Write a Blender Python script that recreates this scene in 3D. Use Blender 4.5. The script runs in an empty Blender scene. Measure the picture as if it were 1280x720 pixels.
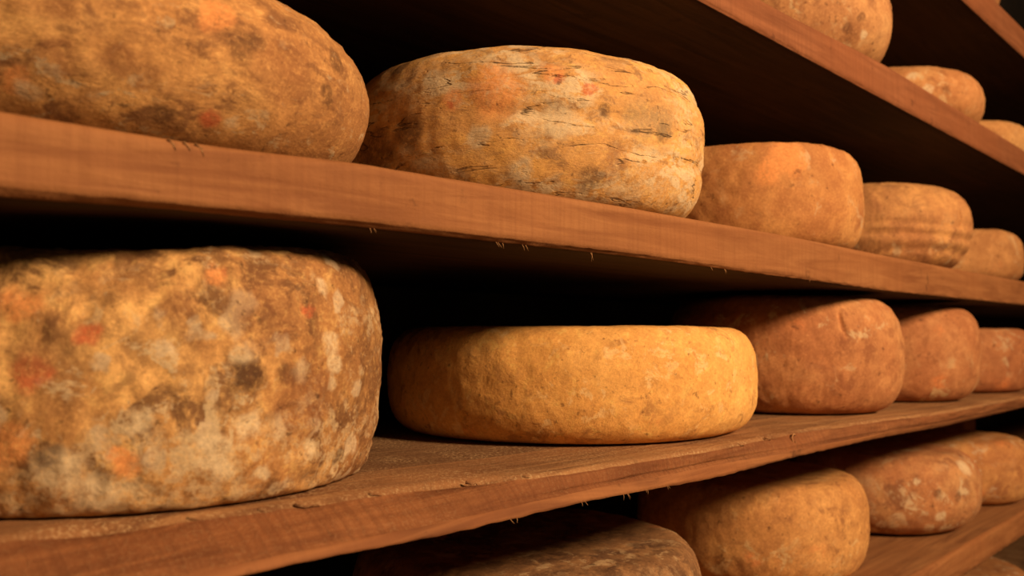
import bpy, bmesh, math, random
from mathutils import Vector, noise, Matrix
scene = bpy.context.scene
COL = scene.collection
ZC = 1.30          # eye height; every height below is measured from the eye, then lifted by ZC
F_PX = 1100.0
YAW, PITCH = 0.7454714, 0.0544915
random.seed(5)

# ------------------------------------------------------------------ helpers
def link(name, me, mat=None, parent=None, loc=(0, 0, 0)):
    o = bpy.data.objects.new(name, me)
    COL.objects.link(o)
    o.location = loc
    if mat: me.materials.append(mat)
    if parent:
        o.parent = parent
    return o

def tag(o, label=None, cat=None, group=None, kind=None):
    if label: o['label'] = label
    if cat: o['category'] = cat
    if group: o['group'] = group
    if kind: o['kind'] = kind
    return o

def lerp(tab, x):
    if x <= tab[0][0]: return tab[0][1:]
    for a, b in zip(tab, tab[1:]):
        if x <= b[0]:
            t = (x - a[0]) / (b[0] - a[0]); t = t * t * (3 - 2 * t) * .5 + t * .5
            return tuple(p + (q - p) * t for p, q in zip(a[1:], b[1:]))
    return tab[-1][1:]

class NT:
    def __init__(s, name):
        s.m = bpy.data.materials.new(name); s.m.use_nodes = True
        s.t = s.m.node_tree; s.n = s.t.nodes; s.b = s.n['Principled BSDF']
        s.b.inputs['Specular IOR Level'].default_value = .25
        tc = s.n.new('ShaderNodeTexCoord'); s.co = tc.outputs['Object']
    def L(s, a, b): s.t.links.new(a, b)
    def mapping(s, scale=(1, 1, 1), loc=(0, 0, 0), src=None):
        m = s.n.new('ShaderNodeMapping'); m.inputs['Scale'].default_value = scale; m.inputs['Location'].default_value = loc
        s.L(src or s.co, m.inputs['Vector']); return m.outputs[0]
    def noise(s, vec, scale, detail=6, rough=.6, dist=0.):
        n = s.n.new('ShaderNodeTexNoise'); n.inputs['Scale'].default_value = scale; n.inputs['Detail'].default_value = detail
        n.inputs['Roughness'].default_value = rough; n.inputs['Distortion'].default_value = dist
        s.L(vec, n.inputs['Vector']); return n.outputs['Fac']
    def vor(s, vec, scale, feature='F1', rnd=1.):
        n = s.n.new('ShaderNodeTexVoronoi'); n.feature = feature; n.inputs['Scale'].default_value = scale
        n.inputs['Randomness'].default_value = rnd
        s.L(vec, n.inputs['Vector']); return n
    def ramp(s, fac, a, b, va=0., vb=1.):
        r = s.n.new('ShaderNodeMapRange'); r.interpolation_type = 'SMOOTHSTEP'
        s.L(fac, r.inputs['Value'])
        r.inputs['From Min'].default_value = a; r.inputs['From Max'].default_value = b
        r.inputs['To Min'].default_value = va; r.inputs['To Max'].default_value = vb
        return r.outputs[0]
    def mul(s, a, b, op='MULTIPLY'):
        m = s.n.new('ShaderNodeMath'); m.operation = op
        for i, v in enumerate((a, b)):
            if isinstance(v, (int, float)): m.inputs[i].default_value = v
            else: s.L(v, m.inputs[i])
        return m.outputs[0]
    def mix(s, fac, a, b, mode='MIX'):
        m = s.n.new('ShaderNodeMix'); m.data_type = 'RGBA'; m.blend_type = mode
        if isinstance(fac, (int, float)): m.inputs[0].default_value = fac
        else: s.L(fac, m.inputs[0])
        for i, v in ((6, a), (7, b)):
            if isinstance(v, tuple): m.inputs[i].default_value = (*v, 1) if len(v) == 3 else v
            else: s.L(v, m.inputs[i])
        return m.outputs[2]
    def finish(s, col, rough=.8, bumps=()):
        s.L(col, s.b.inputs['Base Color'])
        if isinstance(rough, float): s.b.inputs['Roughness'].default_value = rough
        else: s.L(rough, s.b.inputs['Roughness'])
        prev = None
        for h, dist, st in bumps:
            b = s.n.new('ShaderNodeBump'); b.inputs['Distance'].default_value = dist; b.inputs['Strength'].default_value = st
            s.L(h, b.inputs['Height'])
            if prev: s.L(prev, b.inputs['Normal'])
            prev = b.outputs[0]
        if prev: s.L(prev, s.b.inputs['Normal'])
        return s.m

# ------------------------------------------------------------------ materials
def rind(name, light, mid, dark, seed, darkamt=.5, pale=.3, palec=(.62, .47, .28), orange=.3,
         stretch=1., cracks=0., fine=1., spots=0., size=1., right_brown=0., blotch=.5, speck=0., marks=()):
    """a natural cheese rind: tan ground, brown mottling, pale mould, orange specks, dark pits"""
    t = NT(name)
    v = t.mapping((1, 1, stretch), (seed * 3.17, seed * 1.31, seed * .77))
    warp = t.noise(v, 14 / size, 3)
    big = t.noise(v, 7 / size, 3, .55, .4)
    c = t.mix(t.ramp(big, .36, .64), mid, light)
    tone = t.noise(v, 22 / size, 5, .6, .3)
    c = t.mix(t.ramp(tone, .40, .66, 0., .75), c, mid)
    blot = t.noise(t.mapping((1, 1, stretch), (seed + 2., seed * .4, 6.)), 55 / size, 6, .7, .4)
    c = t.mix(t.ramp(blot, .44, .64, 0., blotch), c, tuple(m_ * .35 + d * .65 for d, m_ in zip(dark, mid)))
    c = t.mix(t.ramp(blot, .46, .34, 0., .45), c, tuple(min(.9, l * 1.25) for l in light))
    # brown mottling
    br = t.noise(v, 34 / size, 8, .68, .6)
    brm = t.mul(t.ramp(br, .56 - .16 * darkamt, .66 - .13 * darkamt), t.ramp(warp, .38, .58, .25, 1.))
    c = t.mix(t.mul(brm, min(1., .55 + darkamt * .4)), c, dark)
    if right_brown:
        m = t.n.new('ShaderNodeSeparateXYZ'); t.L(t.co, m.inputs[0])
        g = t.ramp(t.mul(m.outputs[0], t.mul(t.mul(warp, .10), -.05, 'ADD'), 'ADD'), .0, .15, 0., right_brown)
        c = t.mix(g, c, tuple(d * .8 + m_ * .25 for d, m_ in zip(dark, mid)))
    # pale mould bloom
    if pale:
        v2 = t.mapping((1, 1, stretch), (seed + 9.1, seed * 2.3, 4.4))
        p = t.noise(v2, 40 / size, 9, .72, .5)
        pm = t.mul(t.ramp(p, .58 - .14 * pale, .64 - .11 * pale), t.ramp(t.noise(v2, 11 / size, 4), .42, .58, .08, 1.))
        c = t.mix(t.mul(pm, .85), c, palec)
    if spots:
        dv = t.n.new('ShaderNodeVectorMath'); dv.operation = 'ADD'
        nz = t.n.new('ShaderNodeTexNoise'); nz.inputs['Scale'].default_value = 70; t.L(v, nz.inputs['Vector'])
        sc = t.n.new('ShaderNodeVectorMath'); sc.operation = 'SCALE'; sc.inputs['Scale'].default_value = .016
        t.L(nz.outputs['Color'], sc.inputs[0]); t.L(v, dv.inputs[0]); t.L(sc.outputs[0], dv.inputs[1])
        vo = t.vor(dv.outputs[0], 44)
        sm = t.ramp(vo.outputs['Distance'], .34, .22, 0., 1.)
        rnd = t.n.new('ShaderNodeSeparateColor'); t.L(vo.outputs['Color'], rnd.inputs[0])
        sm = t.mul(sm, t.ramp(rnd.outputs[0], .62 - .25 * spots, .66 - .25 * spots))
        sm = t.mul(sm, t.ramp(t.noise(v, 160, 4), .3, .55, .45, 1.))
        c = t.mix(t.mul(sm, .8), c, (.60, .45, .27))
    # orange-red blush
    if orange:
        vo = t.vor(t.mapping((1, 1, 1.4), (seed * 5., 2., seed)), 17 / size)
        om = t.ramp(vo.outputs['Distance'], .34, .06)
        rr = t.n.new('ShaderNodeSeparateColor'); t.L(vo.outputs['Color'], rr.inputs[0])
        om = t.mul(om, t.ramp(rr.outputs[1], .75 - .3 * orange, .8 - .3 * orange))
        om = t.mul(om, t.ramp(t.noise(v, 60, 6, .75), .42, .62))
        c = t.mix(t.mul(om, .6), c, (.82, .27, .08))
    if speck:
        sp = t.noise(t.mapping((1, 1, 1), (seed, 1., 8.)), 150, 6, .75)
        zone = t.noise(t.mapping((1, 1, 1.3), (seed * 1.9, 5., 2.)), 19, 4, .6)
        sz = t.n.new('ShaderNodeSeparateXYZ'); t.L(t.co, sz.inputs[0])
        zone = t.mul(zone, t.ramp(sz.outputs[2], .0, .10, .10, -.04), 'ADD')
        zm = t.ramp(zone, .50, .60)
        c = t.mix(t.mul(t.mul(t.ramp(sp, .44, .56), zm), speck), c, palec)
        c = t.mix(t.mul(t.mul(t.ramp(sp, .42, .34), zm), speck * .8), c, dark)
    if marks:
        wn = t.n.new('ShaderNodeTexNoise'); wn.inputs['Scale'].default_value = 60; wn.inputs['Detail'].default_value = 6
        t.L(t.co, wn.inputs['Vector'])
        wo = t.n.new('ShaderNodeVectorMath'); wo.operation = 'MULTIPLY_ADD'
        wo.inputs[1].default_value = (.016,) * 3; wo.inputs[2].default_value = (-.008,) * 3
        t.L(wn.outputs['Color'], wo.inputs[0])
        wp = t.n.new('ShaderNodeVectorMath'); wp.operation = 'ADD'; t.L(t.co, wp.inputs[0]); t.L(wo.outputs[0], wp.inputs[1])
        grain = t.noise(t.co, 210, 5, .75)
        for (mx, my, mz, mr, mc) in marks:
            dn = t.n.new('ShaderNodeVectorMath'); dn.operation = 'DISTANCE'
            dn.inputs[1].default_value = (mx, my, mz); t.L(wp.outputs[0], dn.inputs[0])
            k = t.ramp(dn.outputs['Value'], mr, mr * .45)
            k = t.mul(k, t.ramp(grain, .34, .54, .35, 1.))
            c = t.mix(t.mul(k, {'o': .75, 'r': .8, 'p': .8, 'd': .68, 'b': .6, 'g': .55}[mc]), c,
                      {'o': (.86, .34, .10), 'r': (.62, .14, .05), 'p': (.72, .56, .33), 'd': tuple(q * .5 for q in dark), 'b': (.26, .10, .035), 'g': (.34, .25, .13)}[mc])
    # fine granular tooth of the rind
    gr = t.noise(t.mapping((1, 1, 1), (seed, 3., 5.)), 330, 5, .8)
    c = t.mix(t.ramp(gr, .42, .68, 0., .30), c, tuple(q * .9 for q in dark))
    c = t.mix(t.ramp(gr, .48, .34, 0., .25), c, tuple(min(.95, q * 1.3) for q in light))
    # dark pits
    pit = t.noise(t.mapping((1, 1, 1), (seed, 7., 3.)), 120 / size, 4, .6)
    c = t.mix(t.mul(t.ramp(pit, .62, .72), .6 * fine), c, tuple(x * .4 for x in dark))
    bumps = [(br, .0022, .5), (t.noise(v, 300, 5, .7), .0008, .6)]
    if cracks:
        vc = t.mapping((1, 1, 7.), (seed * 2., 1., seed))
        cn = t.noise(vc, 5.5, 6, .5, .35)
        line = t.mul(t.mul(t.mul(cn, -.5, 'ADD'), 0., 'ADD'), 1.)
        ab = t.n.new('ShaderNodeMath'); ab.operation = 'ABSOLUTE'; t.L(line, ab.inputs[0])
        lm = t.ramp(ab.outputs[0], .010, .0, 0., 1.)
        lm = t.mul(lm, t.ramp(t.noise(v, 16, 5, .7), .46, .56))
        c = t.mix(t.mul(lm, cracks), c, tuple(x * .25 for x in dark))
        bumps.append((t.mul(lm, -1.), .003, .8 * cracks))
    return t.finish(c, .82, bumps)

def wood(name, light, mid, dark, saw=.5, dust=0., seed=0.):
    t = NT(name)
    v = t.mapping((1.6, 22, 22), (seed, seed * 2, seed * 3))
    g = t.noise(v, 3.2, 7, .62, .9)
    c = t.mix(t.ramp(g, .3, .7), dark, light)
    blot = t.noise(t.mapping((1, 2, 2), (seed * 4, 0, 1)), 7, 4, .6)
    c = t.mix(t.ramp(blot, .35, .7, 0., .7), c, mid)
    sawn = t.noise(t.mapping((260, 8, 9)), 1.0, 3, .6)
    c = t.mix(t.ramp(sawn, .40, .70, 0., .35 * saw), c, dark)
    stain = t.noise(t.mapping((1, 1, 1), (3, seed, 8)), 26, 6, .7)
    c = t.mix(t.ramp(stain, .60, .74, 0., .65), c, tuple(x * .35 for x in dark))
    kn = t.vor(t.mapping((1.2, 3, 3), (seed * 1.7, .3, .2)), 2.4)
    c = t.mix(t.ramp(kn.outputs['Distance'], .09, .03, 0., .8), c, tuple(x * .3 for x in dark))
    bumps = [(g, .0015, .5), (sawn, .0010, .5 * saw), (t.noise(t.co, 320, 4), .0008, .5)]
    if dust:
        d = t.noise(t.mapping((1, 1, 1)), 420, 5, .75)
        dm = t.mul(t.ramp(d, .50, .62), t.ramp(t.noise(t.co, 16, 4), .38, .6, .3, 1.))
        c = t.mix(t.mul(dm, dust), c, (.62, .42, .20))
        bumps.append((d, .0015, .8))
    return t.finish(c, .78, bumps)

FRONT = wood('wood_front', (.36, .155, .052), (.30, .115, .036), (.20, .07, .021), saw=.8, seed=1.)
FRONT_S = wood('wood_front_rough', (.32, .125, .042), (.26, .09, .028), (.14, .045, .014), saw=1.2, dust=.10, seed=2.3)
FRONT_D = wood('wood_front_red', (.31, .115, .044), (.26, .086, .029), (.17, .055, .019), saw=1., seed=5.)
TOPW = wood('wood_top', (.24, .115, .045), (.18, .08, .03), (.10, .042, .016), saw=.1, dust=.85, seed=3.)
ARRIS = wood('wood_dusty_edge', (.42, .21, .08), (.32, .14, .05), (.15, .06, .022), saw=.6, dust=.55, seed=8.)
STRIP = wood('wood_lower_bevel', (.34, .14, .047), (.28, .10, .032), (.15, .052, .017), saw=.3, seed=11.)
UNDER_SHADED = wood('wood_under_shaded', (.060, .028, .012), (.045, .020, .008), (.020, .009, .004), saw=.2, seed=4.)  # same shelf wood, with the shade under the boards put into its colour
WALLM = NT('cellar_wall')
_n = WALLM.noise(WALLM.co, 9, 8)
WALLM = WALLM.finish(WALLM.mix(WALLM.ramp(_n, .35, .7), (.020, .014, .009), (.035, .024, .014)), .9, [(_n, .01, .6)])
FLOORM = NT('cellar_floor')
_n = FLOORM.noise(FLOORM.co, 5, 8)
FLOORM = FLOORM.finish(FLOORM.mix(FLOORM.ramp(_n, .35, .7), (.030, .022, .015), (.055, .040, .026)), .85, [(_n, .006, .5)])

# ------------------------------------------------------------------ shelf boards
BACK = 0.86
def xs_for(x0, x1):
    x = x0; out = []
    while x < x1:
        out.append(x); x += .004 if -.1 < x < 1.1 else (.008 if x < 2.2 else .04)
    out.append(x1); return out

TOPS = {}
def board(label, tab, mats, x0=-.55, x1=4.1, rough=.0008, chip=0., seed=0., group=None):
    """tab rows: X, (Y,Z) of upper front arris, (Y,Z) of lower end of the face, (Y,Z) of the under arris"""
    TOPS[int(seed)] = tab
    me = bpy.data.meshes.new('shelf_board'); bm = bmesh.new()
    rows = []; xs = xs_for(x0, x1)
    NF, NL = 9, 4
    for x in xs:
        yt, zt, yf, zf, yb, zb = lerp(tab, x)
        pts = []
        # top surface, back to front
        for y in (BACK, .80, .72, .64, .58, .53, .49, .465):
            y = max(y, yt + .012) if y < .5 else y
            n = noise.noise(Vector((x * 5, y * 9, seed))) * .0008
            pts.append((x, y, zt + n, 0))
        for k, (dy, dz) in enumerate(((.006, .0), (.0022, -.0006), (0., -.003))):
            nz = noise.noise(Vector((x * 55, k * .4, seed + 4)))
            nb = noise.noise(Vector((x * 13, 2.2, seed + 9)))
            c = chip * max(0, nb - .05) * 3.0
            pts.append((x, yt + dy + c * .9 + nz * rough, zt + dz - c * (.5 if k else .15) + nz * rough * .7, 1 if k else 0))
        y0, z0 = yt, zt - .003
        for k in range(1, NF + 1):
            s = k / NF
            y = y0 + (yf - y0) * s; z = z0 + (zf - z0) * s
            n = noise.noise(Vector((x * 30, s * 2.5, seed + 1))) * rough * 1.4 + noise.noise(Vector((x * 160, s * 3, seed))) * rough * .7
            nb = noise.noise(Vector((x * 13, 2.2, seed + 9)))
            c = chip * max(0, nb - .05) * 3.0 * max(0, 1 - s * 3.2)
            pts.append((x, y + n + c + (.0022 if k == NF and len(mats) > 3 else 0), z + noise.noise(Vector((x * 18, 5., seed))) * rough * s * (1 if len(mats) < 4 else .5), 1))
        for k in range(1, NL + 1):
            s = k / NL
            y = yf + (yb - yf) * s; z = zf + (zb - zf) * s
            n = noise.noise(Vector((x * 70, s, seed + 6))) * rough * (1.6 if len(mats) < 4 else .9)
            pts.append((x, y + n, z + n * .7 * (1 if s < 1 else 1.3), 2 if len(mats) > 3 and k > 1 else 1))
        for y in (yb + .01, .50, .58, .66, .75, BACK):
            n = noise.noise(Vector((x * 4, y * 9, seed + 2))) * .0009
            pts.append((x, max(y, yb + .01), zb + n, 2))
        rows.append([bm.verts.new((p[0], p[1], p[2] + ZC)) for p in pts]); tags = [p[3] for p in pts]
    for a, b in zip(rows, rows[1:]):
        for i in range(len(a) - 1):
            f = bm.faces.new((a[i], a[i + 1], b[i + 1], b[i])); f.smooth = True
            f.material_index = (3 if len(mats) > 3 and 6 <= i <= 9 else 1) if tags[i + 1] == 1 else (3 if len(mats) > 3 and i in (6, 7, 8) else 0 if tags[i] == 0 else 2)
        f = bm.faces.new((a[-1], a[0], b[0], b[-1])); f.material_index = 2
    for r, fl in ((rows[0], True), (rows[-1], False)):
        f = bm.faces.new(r if not fl else list(reversed(r))); f.material_index = 1
    bmesh.ops.recalc_face_normals(bm, faces=bm.faces)
    bm.to_mesh(me); bm.free()
    o = link('shelf_board', me)
    for m in mats: me.materials.append(m)
    # object origin on the board
    c = Vector((.8, .6, ZC + tab[0][2]))
    me.transform(Matrix.Translation(-c)); o.location = c
    return tag(o, label, 'shelf', group)

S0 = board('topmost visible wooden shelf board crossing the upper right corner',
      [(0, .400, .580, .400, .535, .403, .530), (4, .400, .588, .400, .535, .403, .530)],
      (TOPW, FRONT_D, UNDER_SHADED), rough=.0003, seed=10)
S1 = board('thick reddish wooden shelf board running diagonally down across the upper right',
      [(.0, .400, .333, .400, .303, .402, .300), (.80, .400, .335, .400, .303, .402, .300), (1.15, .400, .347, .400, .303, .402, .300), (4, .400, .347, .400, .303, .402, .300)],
      (TOPW, FRONT_D, UNDER_SHADED), rough=.0003, seed=20)
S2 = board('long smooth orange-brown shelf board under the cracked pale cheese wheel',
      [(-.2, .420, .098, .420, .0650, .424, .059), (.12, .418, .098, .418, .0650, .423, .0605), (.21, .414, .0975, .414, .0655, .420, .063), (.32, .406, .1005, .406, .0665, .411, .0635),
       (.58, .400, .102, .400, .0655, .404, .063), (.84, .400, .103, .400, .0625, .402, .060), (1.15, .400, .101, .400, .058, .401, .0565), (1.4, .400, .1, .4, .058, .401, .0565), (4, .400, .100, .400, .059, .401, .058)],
      (TOPW, FRONT, UNDER_SHADED), rough=.00035, seed=30)
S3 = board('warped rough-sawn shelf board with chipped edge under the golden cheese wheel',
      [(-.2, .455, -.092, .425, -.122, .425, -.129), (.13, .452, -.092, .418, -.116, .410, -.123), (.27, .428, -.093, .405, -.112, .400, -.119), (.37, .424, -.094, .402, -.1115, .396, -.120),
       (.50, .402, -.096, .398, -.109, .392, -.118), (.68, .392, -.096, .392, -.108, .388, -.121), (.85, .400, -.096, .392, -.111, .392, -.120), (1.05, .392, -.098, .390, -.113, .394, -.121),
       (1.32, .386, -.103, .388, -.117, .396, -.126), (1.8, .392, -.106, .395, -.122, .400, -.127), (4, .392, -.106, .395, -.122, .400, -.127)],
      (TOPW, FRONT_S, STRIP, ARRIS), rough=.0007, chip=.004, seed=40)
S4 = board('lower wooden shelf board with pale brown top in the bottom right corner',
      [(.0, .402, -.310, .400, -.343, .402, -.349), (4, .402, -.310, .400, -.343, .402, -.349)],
      (wood('wood_top_clean', (.36, .165, .058), (.28, .115, .038), (.17, .065, .022), saw=.1, dust=.12, seed=7.), FRONT, UNDER_SHADED), seed=50)
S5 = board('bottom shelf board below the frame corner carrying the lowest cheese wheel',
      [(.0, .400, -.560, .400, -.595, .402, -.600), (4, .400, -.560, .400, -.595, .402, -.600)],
      (TOPW, FRONT, UNDER_SHADED), seed=60)

# ------------------------------------------------------------------ cheese wheels
def wheel(label, group, X, Y, R, H, h, mat, e=.33, n=2.6, lump=.003, fine=.0006, taper=0., squash=0.,
          seed=0., nu=220, folds=(), sag=0., eb=None, slits=()):
    me = bpy.data.meshes.new('cheese_wheel'); bm = bmesh.new()
    E = e * H
    prof = []                      # (radius, z 0..1) bottom centre to top centre
    NC, NS = 26, 46
    EB = E if eb is None else eb * H
    for i in range(NC): prof.append(((R - EB) * (i / NC) ** .8, 0.))
    for i in range(NS + 1):
        t = math.sin((i / NS - .5) * math.pi)
        e_ = EB if t < 0 else E
        prof.append((R - e_ + e_ * max(0., 1 - abs(t) ** n) ** (1 / n), (t + 1) / 2))
    for i in range(NC - 1, -1, -1): prof.append(((R - E) * (i / NC) ** .8, 1.))
    rings = []
    def shape(r, zz, a):
        c, s = math.cos(a), math.sin(a)
        x, y = r * c, r * s
        z = zz * H * (1 + taper * x / R) 
        side = min(1, r / (R - max(E, EB)))
        q = Vector((x * 9 + seed, y * 9, z * 9))
        d = noise.noise(q) * lump * 1.5 + noise.noise(q * 3.1) * lump * .55
        d += noise.noise(q * 9) * fine * 1.6 + noise.noise(q * 24) * fine
        d *= side if zz < .02 else 1
        rad = 1 + (d / R if r > 1e-6 else 0)
        for (ac, w, z0, z1, dep) in slits:
            if z0 < zz < z1 and side > .9:
                rad -= dep / R * math.exp(-((a - ac - .03 * math.sin(zz * 14)) / w) ** 2) * min(1, (zz - z0) / .05, (z1 - zz) / .05)
        # slump: lower half a little wider
        rad += sag * (.5 - zz) * side
        for (zc, w, dep, a0, a1) in folds:
            if a0 <= a <= a1 and side > .99:
                k = min(1, (a - a0) / .15, (a1 - a) / .15)
                zz2 = zz - zc - .02 * math.sin(a * 3 + zc * 9)
                rad -= dep / R * math.exp(-(zz2 / w) ** 2) * k
        if zz > .5: z += d * (.6 if side >= 1 else .8) - squash * max(0, 1 - (r / R) ** 2)
        elif zz < .02 and side < 1: z = 0
        return (x * rad, y * rad, max(0, z))
    for r, zz in prof:
        if r == 0:
            rings.append([bm.verts.new(shape(0, zz, 0))]); continue
        rings.append([bm.verts.new(shape(r, zz, 2 * math.pi * k / nu)) for k in range(nu)])
    for A, B in zip(rings, rings[1:]):
        for k in range(nu):
            k2 = (k + 1) % nu
            if len(A) == 1: f = bm.faces.new((A[0], B[k2], B[k]))
            elif len(B) == 1: f = bm.faces.new((A[k], A[k2], B[0]))
            else: f = bm.faces.new((A[k], A[k2], B[k2], B[k]))
            f.smooth = True
    bmesh.ops.recalc_face_normals(bm, faces=bm.faces)
    bm.to_mesh(me); bm.free()
    tab = TOPS[min(TOPS, key=lambda k: abs(lerp(TOPS[k], X)[1] - h))]      # the board it stands on
    hl, hr = lerp(tab, X - R * .7)[1], lerp(tab, X + R * .7)[1]
    o = link('cheese_wheel', me, mat, None, (X, Y, max((hl + hr) / 2, lerp(tab, X)[1]) + .0012 + ZC))
    o.rotation_euler = (0, -math.atan2(hr - hl, 1.4 * R), 0)
    return tag(o, label, 'cheese', group)

PI = math.pi
# blooms, stains and pits on individual rinds, in each wheel's own space: x, y, z, radius, tone
MK = {'K1': ((-0.015, -0.177, 0.073, 0.013, 'o'), (-0.099, -0.137, 0.026, 0.011, 'o'), (-0.01, -0.166, 0.016, 0.009, 'r'), (-0.093, -0.138, 0.021, 0.01, 'p'), (0.004, -0.165, 0.015, 0.008, 'p'), (0.011, -0.169, 0.021, 0.006, 'p'), (-0.068, -0.153, 0.019, 0.008, 'p'), (-0.002, -0.18, 0.057, 0.012, 'd'), (0.008, -0.18, 0.063, 0.008, 'd'), (-0.036, -0.161, 0.015, 0.012, 'd'), (-0.085, -0.151, 0.04, 0.014, 'b'), (-0.061, -0.164, 0.04, 0.012, 'b'), (-0.086, -0.153, 0.063, 0.012, 'b'), (-0.047, -0.167, 0.033, 0.01, 'b'), (0.067, -0.163, 0.046, 0.01, 'd'), (0.077, -0.158, 0.072, 0.01, 'd'), (0.03, -0.176, 0.051, 0.03, 'b')),
      'K2': ((-0.158, -0.068, 0.085, 0.012, 'o'), (-0.159, -0.066, 0.082, 0.005, 'r'), (-0.109, -0.131, 0.107, 0.012, 'o'), (-0.106, -0.136, 0.099, 0.006, 'r'), (-0.087, -0.151, 0.093, 0.008, 'r'), (-0.141, -0.1, 0.092, 0.03, 'o'), (-0.076, -0.157, 0.077, 0.007, 'd'), (-0.041, -0.167, 0.073, 0.024, 'g'), (-0.014, -0.173, 0.067, 0.012, 'd'), (-0.014, -0.173, 0.077, 0.02, 'g'), (-0.171, -0.029, 0.063, 0.02, 'd'), (-0.159, -0.005, 0.124, 0.012, 'd'), (-0.174, 0.008, 0.052, 0.03, 'd'), (-0.064, -0.16, 0.038, 0.016, 'b'), (-0.148, -0.089, 0.055, 0.012, 'p'), (-0.107, -0.137, 0.067, 0.018, 'p'), (-0.162, -0.048, 0.105, 0.012, 'p'), (-0.126, -0.112, 0.026, 0.014, 'p'), (-0.08, -0.147, 0.021, 0.015, 'd')),
      'A': ((-0.07, -0.153, 0.032, 0.008, 'o'), (-0.066, -0.155, 0.027, 0.01, 'o'), (-0.022, -0.159, 0.124, 0.01, 'o'), (-0.107, -0.127, 0.107, 0.012, 'o'), (-0.105, -0.136, 0.073, 0.012, 'r'), (-0.112, -0.129, 0.037, 0.014, 'o'), (-0.082, -0.146, 0.093, 0.008, 'r'), (-0.015, -0.159, 0.127, 0.006, 'r'), (0.029, -0.167, 0.108, 0.006, 'r'), (-0.018, -0.168, 0.099, 0.0095, 'p'), (-0.012, -0.172, 0.083, 0.011, 'p'), (-0.012, -0.168, 0.11, 0.01, 'p'), (0.011, -0.17, 0.041, 0.007, 'p'), (0.037, -0.164, 0.026, 0.008, 'p'), (-0.009, -0.17, 0.043, 0.01, 'p'), (-0.027, -0.169, 0.029, 0.013, 'p'), (-0.02, -0.168, 0.02, 0.01, 'p'), (-0.094, -0.141, 0.026, 0.015, 'p'), (-0.077, -0.146, 0.011, 0.014, 'p'), (0.005, -0.167, 0.015, 0.007, 'p'), (-0.061, -0.159, 0.047, 0.008, 'p'), (0.047, -0.168, 0.087, 0.009, 'p'), (0.052, -0.166, 0.076, 0.008, 'p'), (0.051, -0.164, 0.064, 0.007, 'p'), (0.025, -0.171, 0.072, 0.009, 'p'), (0.044, -0.161, 0.121, 0.007, 'p'), (-0.009, -0.173, 0.068, 0.013, 'd'), (0.016, -0.172, 0.07, 0.01, 'd'), (0.066, -0.151, 0.019, 0.008, 'd'), (-0.043, -0.16, 0.104, 0.012, 'b'), (-0.105, -0.135, 0.081, 0.012, 'b'), (-0.098, -0.14, 0.033, 0.01, 'd'), (0.029, -0.169, 0.055, 0.03, 'b'), (0.001, -0.17, 0.105, 0.03, 'b')),
      'M1': ((-0.055, -0.141, 0.037, 0.022, 'b'), (-0.066, -0.136, 0.039, 0.01, 'd'), (-0.038, -0.145, 0.033, 0.008, 'p'), (-0.051, -0.148, 0.053, 0.008, 'd')),
      'M2': ((-0.092, -0.131, 0.052, 0.01, 'd'), (-0.115, -0.11, 0.054, 0.012, 'p'), (-0.125, -0.089, 0.076, 0.012, 'p')),
      'H': ((-0.093, -0.124, 0.071, 0.009, 'd'), (-0.06, -0.144, 0.066, 0.009, 'd'), (-0.029, -0.144, 0.105, 0.018, 'p'), (-0.087, -0.125, 0.037, 0.012, 'p'), (-0.113, -0.101, 0.089, 0.007, 'p')),
      'K3': ((-0.094, -0.11, 0.101, 0.03, 'o'), (-0.114, -0.095, 0.082, 0.02, 'o'))}
G2 = 'cheese wheels on the smooth upper shelf'
G3 = 'cheese wheels on the rough chipped shelf'
G1 = 'cheese wheels on the diagonal shelf at upper right'
G4 = 'cheese wheels on the lower shelf'
GOLD = dict(light=(.66, .36, .11), mid=(.50, .235, .07), dark=(.22, .085, .028))
# shelf 2, left to right
wheel('largest brown mottled cheese wheel cut off by the upper left corner', G2, .250, .610, .178, .122, .0985,
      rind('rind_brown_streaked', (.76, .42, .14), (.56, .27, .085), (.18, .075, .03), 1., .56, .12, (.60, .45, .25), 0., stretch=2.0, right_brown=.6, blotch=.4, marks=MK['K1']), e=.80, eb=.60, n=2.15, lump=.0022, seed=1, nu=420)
wheel('pale cracked cheese wheel with cream and orange patches, on the smooth upper shelf', G2, .635, .573, .175, .136, .102,
      rind('rind_cracked_pale', (.84, .45, .12), (.66, .34, .11), (.22, .11, .05), 2., .36, .85, (.80, .62, .36), 0., stretch=2.2, cracks=.75, blotch=.25, speck=.35, marks=MK['K2']), e=.36, n=2.5, lump=.0028, fine=.0004, seed=2, nu=420,
      folds=((.55, .04, .003, 3.6, 4.6), (.80, .03, .0025, 4.6, 5.6), (.35, .03, .002, 4.2, 5.9)))
wheel('smooth orange-red cheese wheel right of the pale cracked wheel', G2, 1.036, .552, .149, .120, .1025,
      rind('rind_orange', (.62, .31, .10), (.48, .20, .06), (.28, .09, .03), 3., .25, .15, (.60, .42, .22), .3, size=1.5, marks=MK['K3']), e=.19, eb=.3, n=2.6, lump=.0014, seed=3)
wheel('sagging folded cheese wheel with a dark slit near its right side', G2, 1.485, .556, .154, .140, .101,
      rind('rind_folded', (.64, .33, .11), (.46, .20, .07), (.20, .075, .03), 4., .35, .2, (.60, .42, .22), .4, size=1.4), e=.5, n=2.3, lump=.0022, seed=4, nu=640,
      folds=((.50, .022, .0035, 3.4, 5.0), (.37, .03, .005, 3.4, 5.6), (.20, .04, .004, 3.6, 5.9)), slits=((4.52, .018, .42, .68, .007),))
wheel('low tan cheese wheel at the right frame edge behind the sagging folded wheel', G2, 1.85, .56, .150, .096, .100,
      rind('rind_tan_far', (.55, .28, .10), (.42, .185, .06), (.24, .09, .03), 5., .3, .3, (.58, .4, .2), .3, size=1.6), e=.35, lump=.002, seed=5)
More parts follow.
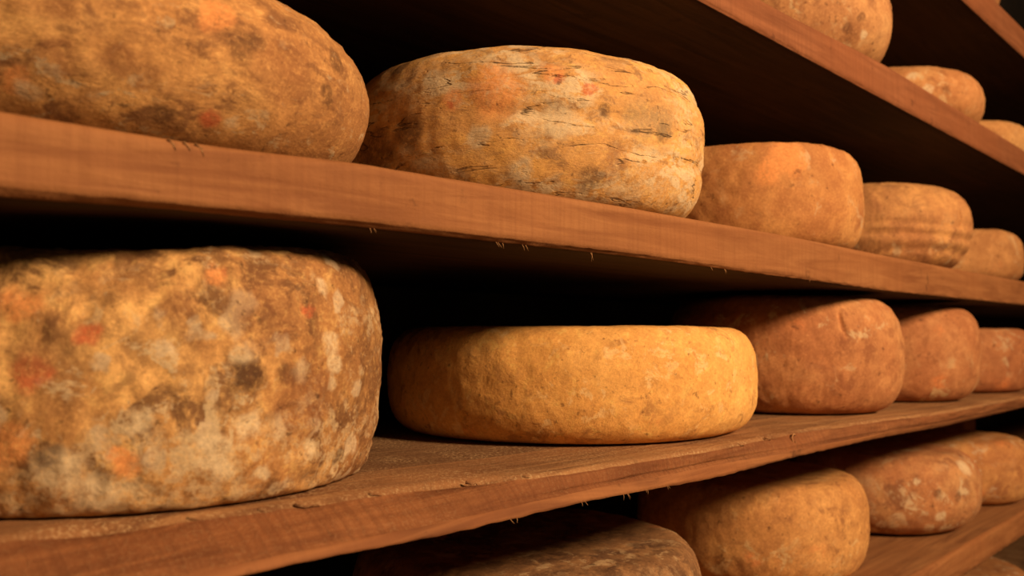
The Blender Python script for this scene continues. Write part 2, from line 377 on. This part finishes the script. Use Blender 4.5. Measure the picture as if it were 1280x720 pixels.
# shelf 3
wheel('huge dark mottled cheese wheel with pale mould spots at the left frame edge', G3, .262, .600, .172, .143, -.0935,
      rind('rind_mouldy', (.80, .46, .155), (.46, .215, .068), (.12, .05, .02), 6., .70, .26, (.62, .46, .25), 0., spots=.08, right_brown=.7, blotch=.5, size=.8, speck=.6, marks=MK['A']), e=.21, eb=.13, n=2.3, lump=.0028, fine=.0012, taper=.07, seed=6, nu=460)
wheel('low golden cheese wheel with finely speckled rind on the rough chipped shelf', G3, .732, .592, .192, .103, -.0958,
      rind('rind_golden', (.92, .50, .14), (.78, .385, .095), (.32, .14, .045), 7., .30, .30, (.88, .58, .24), .25, blotch=.22, size=.8), e=.33, n=2.6, lump=.0015, fine=.0005, seed=7, nu=420)
wheel('tall reddish cheese wheel with a vertical dark slit behind the golden wheel', G3, 1.139, .550, .154, .148, -.0975,
      rind('rind_reddish', (.56, .27, .10), (.44, .17, .06), (.24, .08, .03), 8., .35, .2, (.6, .42, .22), .5, size=1.3), e=.32, n=2.5, lump=.0016, seed=8, nu=640, slits=((4.106, .016, .62, .88, .005),))
wheel('medium reddish-tan cheese wheel on the chipped shelf beyond the tall slit one', G3, 1.517, .552, .150, .152, -.1045,
      rind('rind_redtan', (.54, .26, .10), (.43, .165, .06), (.25, .085, .03), 9., .3, .35, (.6, .42, .2), .5, size=1.2), e=.33, lump=.002, seed=9)
wheel('small dull red cheese wheel at the right frame edge on the chipped shelf', G3, 1.88, .556, .150, .119, -.106,
      rind('rind_dullred', (.48, .21, .08), (.38, .14, .05), (.22, .07, .028), 10., .35, .2, (.55, .38, .2), .4, size=1.4), e=.3, lump=.002, seed=10)
# shelf 1
wheel('tan cheese wheel with a brown blotch above the diagonal shelf, cut by the top edge', G1, 1.150, .562, .158, .150, .347,
      rind('rind_blotch', (.60, .32, .12), (.48, .22, .08), (.22, .08, .03), 11., .3, .35, (.62, .44, .22), .1, size=1.2, marks=MK['M1']), e=.5, n=2.3, lump=.002, seed=11)
wheel('domed orange-tan cheese wheel resting midway on the diagonal shelf', G1, 1.610, .570, .160, .106, .347,
      rind('rind_domed', (.60, .30, .11), (.50, .21, .07), (.26, .09, .03), 12., .25, .3, (.68, .46, .22), .1, size=1.4, marks=MK['M2']), e=.6, n=2.2, lump=.002, seed=12)
wheel('small golden cheese wheel at the right end of the diagonal shelf', G1, 1.95, .57, .160, .070, .347,
      rind('rind_goldfar', (.66, .38, .14), (.56, .27, .09), (.3, .12, .04), 13., .2, .3, (.68, .46, .22), .1, size=1.4), e=.5, lump=.002, seed=13)
# shelf 0
wheel('cheese wheel barely visible above the topmost shelf board, cut by the top edge', 'cheese wheels on the topmost shelf', 1.748, .562, .150, .130, .5855,
      rind('rind_top', (.46, .22, .08), (.36, .15, .05), (.2, .07, .03), 14., .3, .2, size=1.4), e=.4, lump=.002, seed=14)
# shelf 4
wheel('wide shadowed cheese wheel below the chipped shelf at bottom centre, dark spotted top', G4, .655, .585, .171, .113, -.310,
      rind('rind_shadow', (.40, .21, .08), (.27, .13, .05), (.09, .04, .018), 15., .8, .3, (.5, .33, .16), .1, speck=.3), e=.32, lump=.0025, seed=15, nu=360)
wheel('tall golden-brown cheese wheel with dark top, on the lower shelf left of the pitted one', G4, 1.120, .590, .152, .124, -.310,
      rind('rind_goldbrown', (.68, .37, .12), (.54, .25, .075), (.22, .085, .03), 16., .3, .3, (.66, .45, .2), .25), e=.27, eb=.30, n=2.6, lump=.0016, seed=16, nu=300)
wheel('reddish cheese wheel with two dark pits and pale right side, on the lower shelf', G4, 1.515, .563, .155, .124, -.310,
      rind('rind_pitted', (.56, .29, .11), (.44, .17, .06), (.2, .07, .03), 17., .4, .5, (.64, .46, .25), .1, size=1.1, marks=MK['H']), e=.38, eb=.5, n=2.4, lump=.002, seed=17)
wheel('orange cheese wheel cut by the right frame edge on the lower shelf', G4, 1.86, .555, .150, .116, -.310,
      rind('rind_orangefar', (.62, .33, .11), (.46, .19, .06), (.24, .08, .03), 18., .3, .3, size=1.3), e=.4, lump=.003, seed=18)
# shelf 5
wheel('cheese wheel on the bottom shelf, a sliver in the lower right frame corner', 'cheese wheels on the bottom shelf', 1.86, .56, .150, .120, -.560,
      rind('rind_low', (.50, .24, .09), (.38, .16, .05), (.2, .07, .03), 19., .3, .2, size=1.3), e=.4, lump=.002, seed=19)

# ------------------------------------------------------------------ support bar under the rough shelf
def boxmesh(name, sx, sy, sz, bev=.003):
    bm = bmesh.new(); bmesh.ops.create_cube(bm, size=1)
    for v in bm.verts: v.co = Vector((v.co.x * sx, v.co.y * sy, v.co.z * sz))
    bmesh.ops.bevel(bm, geom=bm.edges[:], offset=bev, segments=2, affect='EDGES')
    me = bpy.data.meshes.new(name); bm.to_mesh(me); bm.free(); return me
prop = link('wooden_prop', boxmesh('wooden_prop', .10, .10, .1775), FRONT_S, None, (2.49, .735, ZC - .3085 + .0895))
tag(prop, 'short wooden prop block under the far end of the chipped shelf', 'shelf support')

# ------------------------------------------------------------------ torn fibres along the sawn edges
def fibre(parent, mat, pts, r):
    bm = bmesh.new(); rings = []
    P = [Vector(p) for p in pts]
    for i, p in enumerate(P):
        d = (P[min(i + 1, len(P) - 1)] - P[max(i - 1, 0)]).normalized()
        u = d.orthogonal().normalized(); w_ = d.cross(u); rr = r * (1 - .75 * i / (len(P) - 1))
        rings.append([bm.verts.new(p + (u * math.cos(k * PI / 3) + w_ * math.sin(k * PI / 3)) * rr) for k in range(6)])
    for A, B in zip(rings, rings[1:]):
        for k in range(6):
            f = bm.faces.new((A[k], A[(k + 1) % 6], B[(k + 1) % 6], B[k])); f.smooth = True
    bm.faces.new(rings[0][::-1]); bm.faces.new(rings[-1])
    me = bpy.data.meshes.new('splinter'); bm.to_mesh(me); bm.free()
    me.transform(Matrix.Translation(-parent.location + Vector((0, 0, ZC))))
    o = link('splinter', me, mat, parent)
    return o
PALEW = wood('wood_pale_fibre', (.50, .27, .11), (.42, .21, .08), (.28, .13, .05), saw=0., seed=9.)
rf = random.Random(3)
for x, n, L in ((.324, 2, .004), (.430, 3, .0045), (.455, 2, .004), (.530, 2, .007), (.700, 1, .003), (.722, 2, .004), (.90, 1, .003)):
    for k in range(n):
        x0 = x + rf.uniform(-.004, .004); sx = rf.uniform(-.003, .003); l = L * rf.uniform(.6, 1.1)
        zb = lerp(TOPS[30], x0)[5]; yb = lerp(TOPS[30], x0)[4]
        fibre(S2, PALEW, [(x0, yb + .001, zb + .001), (x0 + sx * .4, yb - .0006, zb - l * .4), (x0 + sx, yb - .0012, zb - l)], .00035)
for x, n, L in ((.43, 2, .004), (.50, 2, .003), (.545, 3, .004), (.575, 2, .003), (.60, 2, .004)):
    for k in range(n):
        x0 = x + rf.uniform(-.008, .008); sx = rf.uniform(-.003, .003); l = L * rf.uniform(.5, 1.1)
        zb = lerp(TOPS[40], x0)[5]; yb = lerp(TOPS[40], x0)[4]
        fibre(S3, PALEW, [(x0, yb + .001, zb + .001), (x0 + sx * .4, yb - .0004, zb - l * .4), (x0 + sx, yb - .001, zb - l)], .00035)
# a curled shaving hanging off the face, and a few raised chips on the top edge
yt, zt = lerp(TOPS[40], .845)[:2]
cur = [(.845 + .0045 * math.cos(a) * (1 - a / 14), yt - .003 - .0004 * a, zt - .004 - .0011 * a + .003 * math.sin(a)) for a in [i * .5 for i in range(17)]]
fibre(S3, PALEW, cur, .0011)
for x0, l in ((.225, .010), (.262, .014), (.285, .018), (.335, .012), (.41, .010), (.455, .012), (.73, .010), (.79, .009)):
    yt, zt = lerp(TOPS[40], x0)[:2]
    fibre(S3, ARRIS, [(x0, yt + .002, zt - .0018), (x0 + l * .3, yt - .0004, zt - .0015 - rf.uniform(0, .002)), (x0 + l * .7, yt - .0006, zt - .003), (x0 + l, yt + .001, zt - .005)], .0011)
for x0, l in ((.200, .006), (.208, .005), (.214, .007)):
    yt, zt = lerp(TOPS[30], x0)[:2]
    fibre(S2, PALEW, [(x0, yt + .001, zt - .001), (x0 + l * .4, yt - .0004, zt - .003), (x0 + l * .6, yt - .0004, zt - .006 * l / .006)], .0008)

# ------------------------------------------------------------------ room shell
def plane(name, pts, mat):
    me = bpy.data.meshes.new(name); me.from_pydata(pts, [], [(0, 1, 2, 3)]); me.update()
    return tag(link(name, me, mat), kind='structure')
plane('floor', [(-2, -3.2, 0), (4.6, -3.2, 0), (4.6, BACK, 0), (-2, BACK, 0)], FLOORM)
plane('wall_back', [(-2, BACK, 0), (4.6, BACK, 0), (4.6, BACK, 2.7), (-2, BACK, 2.7)], WALLM)
plane('wall_right', [(4.12, BACK, 0), (4.12, -3.2, 0), (4.12, -3.2, 2.7), (4.12, BACK, 2.7)], WALLM)

# ------------------------------------------------------------------ light
def area(name, loc, target, size, power, col):
    l = bpy.data.lights.new(name, 'AREA'); l.shape = 'DISK'; l.size = size; l.energy = power; l.color = col
    o = bpy.data.objects.new(name, l); COL.objects.link(o); o.location = loc
    o.rotation_euler = (Vector(target) - Vector(loc)).to_track_quat('-Z', 'Y').to_euler()
    return o
area('cellar_lamp', (.80, -1.5, ZC + 1.05), (.75, .5, ZC + .0), .50, 82, (1., .675, .41))
w = bpy.data.worlds.new('World'); scene.world = w; w.use_nodes = True
w.node_tree.nodes['Background'].inputs[0].default_value = (1., .68, .42, 1)
w.node_tree.nodes['Background'].inputs[1].default_value = .085

# ------------------------------------------------------------------ camera
cam = bpy.data.cameras.new('camera'); co = bpy.data.objects.new('camera', cam); COL.objects.link(co)
c, s = math.cos(YAW), math.sin(YAW); ct, st = math.cos(PITCH), math.sin(PITCH)
fw = Vector((ct * c, ct * s, st)); rt = Vector((s, -c, 0)); up = rt.cross(fw)
M = Matrix((rt, up, -fw)).transposed().to_4x4(); M.translation = (0, 0, ZC)
co.matrix_world = M
cam.sensor_width = 36; cam.lens = F_PX / 1280 * 36; cam.clip_start = .02
cam.dof.use_dof = True; cam.dof.focus_distance = .68; cam.dof.aperture_fstop = 7.5
scene.camera = co
scene.view_settings.view_transform = 'Standard'
scene.view_settings.look = 'None'
